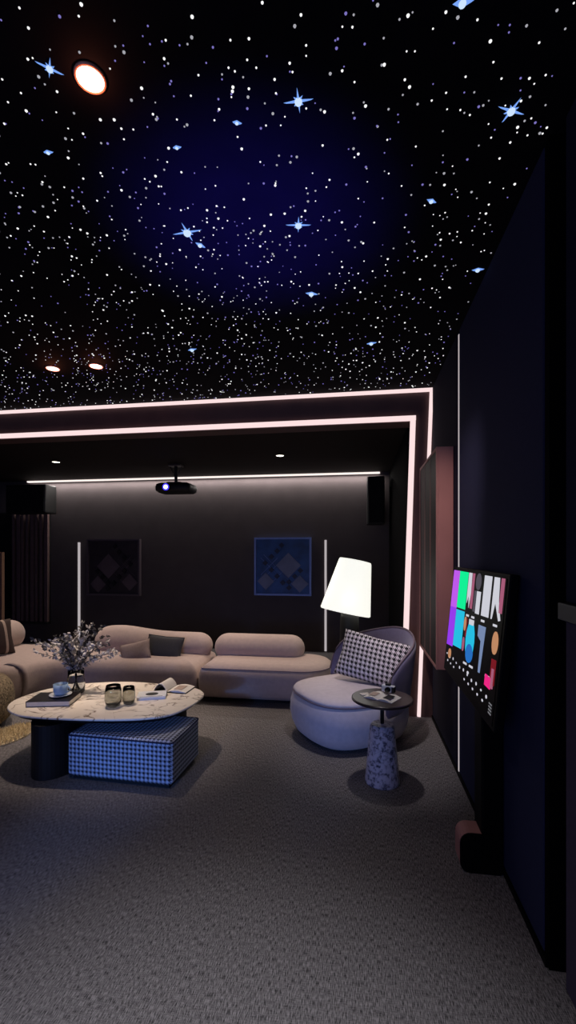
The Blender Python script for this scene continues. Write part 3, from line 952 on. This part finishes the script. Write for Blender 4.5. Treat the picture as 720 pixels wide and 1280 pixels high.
tumbler(141.5, 883, .058, .155, 'larger smoky amber tumbler at centre of the coffee table')
tumbler(161, 880, .045, .130, 'smaller smoky amber tumbler right of the larger one')

# books right
q = on_z(190, 871, TT)
t = thing('photo_book', 'flat white book with dark cover picture beside the tumblers', 'book', (q.x, q.y, TT + .0005), math.radians(20))
link('page_block', bx(-.105, .105, -.075, .075, .003, .019), M['page'], t)
bm = new_bm(); box(bm, -.108, .108, -.078, .078, 0, .003); box(bm, -.108, .108, -.078, .078, .019, .022); link('cover', bm, M['white'], t)
bm = new_bm(); lathe(bm, [(.04, .022), (.04, .0232), (.01, .0233)], 20, sx=1.2, sy=.9); link('cover_picture', bm, M['ink'], t)
link('border_line', bx(-.085, .085, -.066, -.060, .022, .0228), M['ink'], t)
q = on_z(217, 862, TT)
t = thing('magazine', 'open magazine with curled white page at right of the coffee table', 'magazine', (q.x, q.y, TT + .0005), math.radians(-4))
bm = new_bm(); rings = []
for k in range(15):
    a = k / 14
    x = -.13 + .11 * a; z = .012 + .055 * math.sin(PI * a) ** .8
    rings.append([Vector((x, -.085, z)), Vector((x, .095, z)), Vector((x, .095, z - .006)), Vector((x, -.085, z - .006))])
loft(bm, rings); link('curled_page', bm, M['page'], t, smooth=False)
bm = new_bm(); rings = []
for k in range(9):
    a = k / 8
    rings.append([Vector((-.015 + .16 * a, -.085, .008 + .014 * math.sin(PI * a))), Vector((-.015 + .16 * a, .095, .008 + .014 * math.sin(PI * a))), Vector((-.015 + .16 * a, .095, 0)), Vector((-.015 + .16 * a, -.085, 0))])
loft(bm, rings); link('page_block', bm, M['page'], t)
link('cover', bx(-.135, .15, -.09, .10, 0, .006), M['ink'], t)
link('printed_picture', bx(.03, .10, -.06, .05, .0215, .0235), M['tan'], t)

# vase with branches
q = on_z(95, 866, TT)
t = thing('vase', 'glass vase of sage grey leafy branches on the coffee table', 'vase', (q.x, q.y, TT + .0005))
bm = new_bm(); lathe(bm, [(.055, 0), (.065, .01), (.070, .08), (.062, .13), (.060, .19), (.057, .19), (.058, .13), (.065, .08), (.058, .018), (.02, .014)], 36)
link('glass', bm, M['clear'], t, smooth=True)
bm = new_bm(); lathe(bm, [(.052, .02), (.060, .09), (.02, .092)], 28)
random.seed(5)
bm.free()
for k in range(34):
    a = random.uniform(0, 2 * PI); sp_ = random.uniform(.05, .30) if k > 3 else .33
    if k in (0, 1): a = PI + random.uniform(-.3, .3)
    if k in (2, 3): a = random.uniform(-.3, .3)
    zt2 = random.uniform(.38, .58) - sp_ * .35
    base = Vector((-.03 * math.cos(a), -.03 * math.sin(a), .02))
    neck = Vector((.03 * math.cos(a), .03 * math.sin(a), .19))
    tip = Vector((sp_ * math.cos(a), sp_ * math.sin(a), zt2))
    ctrl = Vector((sp_ * .35 * math.cos(a), sp_ * .35 * math.sin(a), .19 + (zt2 - .19) * .7))
    pts = [base, neck]
    for i in range(1, 9):
        s = i / 8; pts.append(neck * (1 - s) ** 2 + ctrl * 2 * s * (1 - s) + tip * s * s)
    bm = new_bm(); tube(bm, pts, .0024, 5, 1, .0012)
    for i in range(2 if k < 20 else 1, 10):
        p = pts[i]; dirv = (pts[i] - pts[i - 1]).normalized()
        for j in range(4):
            ax = Vector((random.gauss(0, 1), random.gauss(0, 1), random.gauss(0, 1)))
            d = (dirv * .6 + ax.normalized()).normalized()
            sd = d.cross(Vector((random.gauss(0, 1), random.gauss(0, 1), random.gauss(0, 1)))).normalized()
            L = random.uniform(.026, .046); wv = L * .30
            p2 = p + dirv * random.uniform(-.02, .02)
            up2 = d.cross(sd) * (L * .12)
            vs = [bm.verts.new(p2), bm.verts.new(p2 + d * L * .5 + sd * wv), bm.verts.new(p2 + d * L), bm.verts.new(p2 + d * L * .5 - sd * wv), bm.verts.new(p2 + d * L * .5 + up2)]
            for f in ((0, 1, 4), (1, 2, 4), (2, 3, 4), (3, 0, 4)):
                fc = bm.faces.new([vs[w_] for w_ in f]); fc.material_index = 0
    link('branch', bm, [M['leafdk'] if k % 3 == 0 else M['leaf'], M['stem']], t)

# ================================================================== boucle seat + sheepskin at left edge
bc = C2W(-2.89, 3.92)
t = thing('boucle_seat', 'speckled brown boucle pouf seat cut by the left photo edge', 'pouf', bc)
bm = new_bm(); lathe(bm, [(.34, .03), (.40, .06), (.43, .16), (.43, .30), (.40, .39), (.33, .44), (.1, .45)], 64)
for v in bm.verts:
    k = .012 * noise.noise(v.co * 30); v.co += v.co.normalized() * k
link('cushion', bm, M['boucle'], t, smooth=True, subsurf=1)
bm = new_bm(); lathe(bm, [(.33, 0), (.33, .03)], 40); link('base', bm, M['black'], t)
rc = C2W(-2.36, 3.78)
random.seed(9)
bm = new_bm()
lathe(bm, [(.30, .0), (.30, .012), (.1, .016)], 40, sx=.5, sy=.8)
for k in range(2000):
    a = random.uniform(0, 2 * PI); r = .30 * math.sqrt(random.random())
    x, y = .5 * r * math.cos(a), .8 * r * math.sin(a)
    h = random.uniform(.025, .05); dx, dy = random.gauss(0, .012), random.gauss(0, .012)
    w_ = .004; c_ = random.uniform(0, PI); ux, uy = w_ * math.cos(c_), w_ * math.sin(c_)
    b_ = [bm.verts.new((x + w_ * math.cos(c_ + q_), y + w_ * math.sin(c_ + q_), .008)) for q_ in (0, 2.1, 4.2)]
    tp = bm.verts.new((x + dx, y + dy, h))
    for i in range(3): bm.faces.new((b_[i], b_[(i + 1) % 3], tp))
o = link('shaggy_rug', bm, M['shag'], loc=rc)
tag(o, 'small shaggy cream wool rug beside the table leg at left edge', 'rug')

# ================================================================== LIGHTS
WARM = (1, .80, .66)
for k, p in enumerate(DL):
    light('ceiling_spot', 'SPOT', p + Vector((0, 0, -.03)), (46, 175, 175)[k], WARM, .04, p + Vector(((0, 0, -3), (-.1, 0, -3), (.35, 0, -3))[k]), (90, 42, 42)[k], 1)
    light('downlight_spill', 'POINT', p + Vector((0, 0, -.05)), .55, (1, .28, .14), .01)
for p in IL:
    light('ceiling_spot', 'SPOT', p + Vector((0, 0, -.03)), 30, WARM, .04, p + Vector((0, -.5, -3)), 95, .9)
# spots added without fixtures, over the sofa and chair and behind the camera
light('ceiling_spot', 'SPOT', (-2.4, 4.9, 2.74), 95, WARM, .05, (-2.4, 4.85, 0), 80, 1)
light('ceiling_spot', 'SPOT', (-.9, 4.9, 2.74), 90, WARM, .05, (-.9, 4.85, 0), 70, 1)
light('ceiling_spot', 'SPOT', (-3.9, 4.7, 2.74), 85, WARM, .05, (-3.9, 4.6, 0), 80, 1)
light('ceiling_spot', 'SPOT', (-.4, .5, 3.05), 270, (.93, .93, 1), .06, (-.45, .72, 0), 58, 1)
light('ceiling_spot', 'SPOT', (.1, 3.3, 3.05), 110, (1, .90, .92), .05, (.14, 3.68, 0), 40, 1)
light('cabinet_fill', 'SPOT', (-.1, 2.0, 3.0), 95, (1, .76, .70), .05, (.64, 3.42, 1.55), 42, 1)  # added warm fill aimed at the cabinet end, no lamp there
light('cove_wash', 'AREA', (-2.6, 6.93, 2.745), 42, (1, .93, .88), 5.9, (-2.6, 6.96, 0), sy=.03)
# cinema screen wall behind the camera
light('cinema_screen_light', 'AREA', (-2.0, -2.5, 1.5), 38, (.30, .40, 1), 3.4, (-2.0, 5, .9), sy=1.9)
light('blue_fill_spot', 'SPOT', (-1.6, -2.3, 1.2), 400, (.10, .32, 1), .08, C2W(-1.12, 2.98, .12), 13, 1)  # added blue spots on pouf, chair and sofa front, no known source
light('blue_fill_spot', 'SPOT', (-1.0, -2.3, 1.2), 230, (.18, .36, 1), .08, C2W(.42, 3.5, .16), 11, 1)
light('blue_fill_spot', 'SPOT', (-1.6, -2.3, 1.2), 130, (.22, .36, 1), .35, (-1.5, 4.4, .10), 28, 1)
# blue spot added in mid-air to throw the glow on to the ceiling
cg = on_z(318, 290, H)
light('blue_ceiling_wash', 'SPOT', (cg.x, cg.y - .1, 1.9), 190, (.07, .04, 1), .05, (cg.x, cg.y, H), 70, 1)

w = bpy.data.worlds.new('world'); scene.world = w; w.use_nodes = True
w.node_tree.nodes['Background'].inputs[0].default_value = (.009, .008, .009, 1)
w.node_tree.nodes['Background'].inputs[1].default_value = 1
scene.view_settings.view_transform = 'Standard'; scene.view_settings.look = 'None'
scene.view_settings.exposure = 0; scene.view_settings.gamma = 1; scene.view_settings.use_curve_mapping = False
scene.cycles.use_denoising = True
scene.cycles.sample_clamp_indirect = 4
scene.cycles.max_bounces = 8
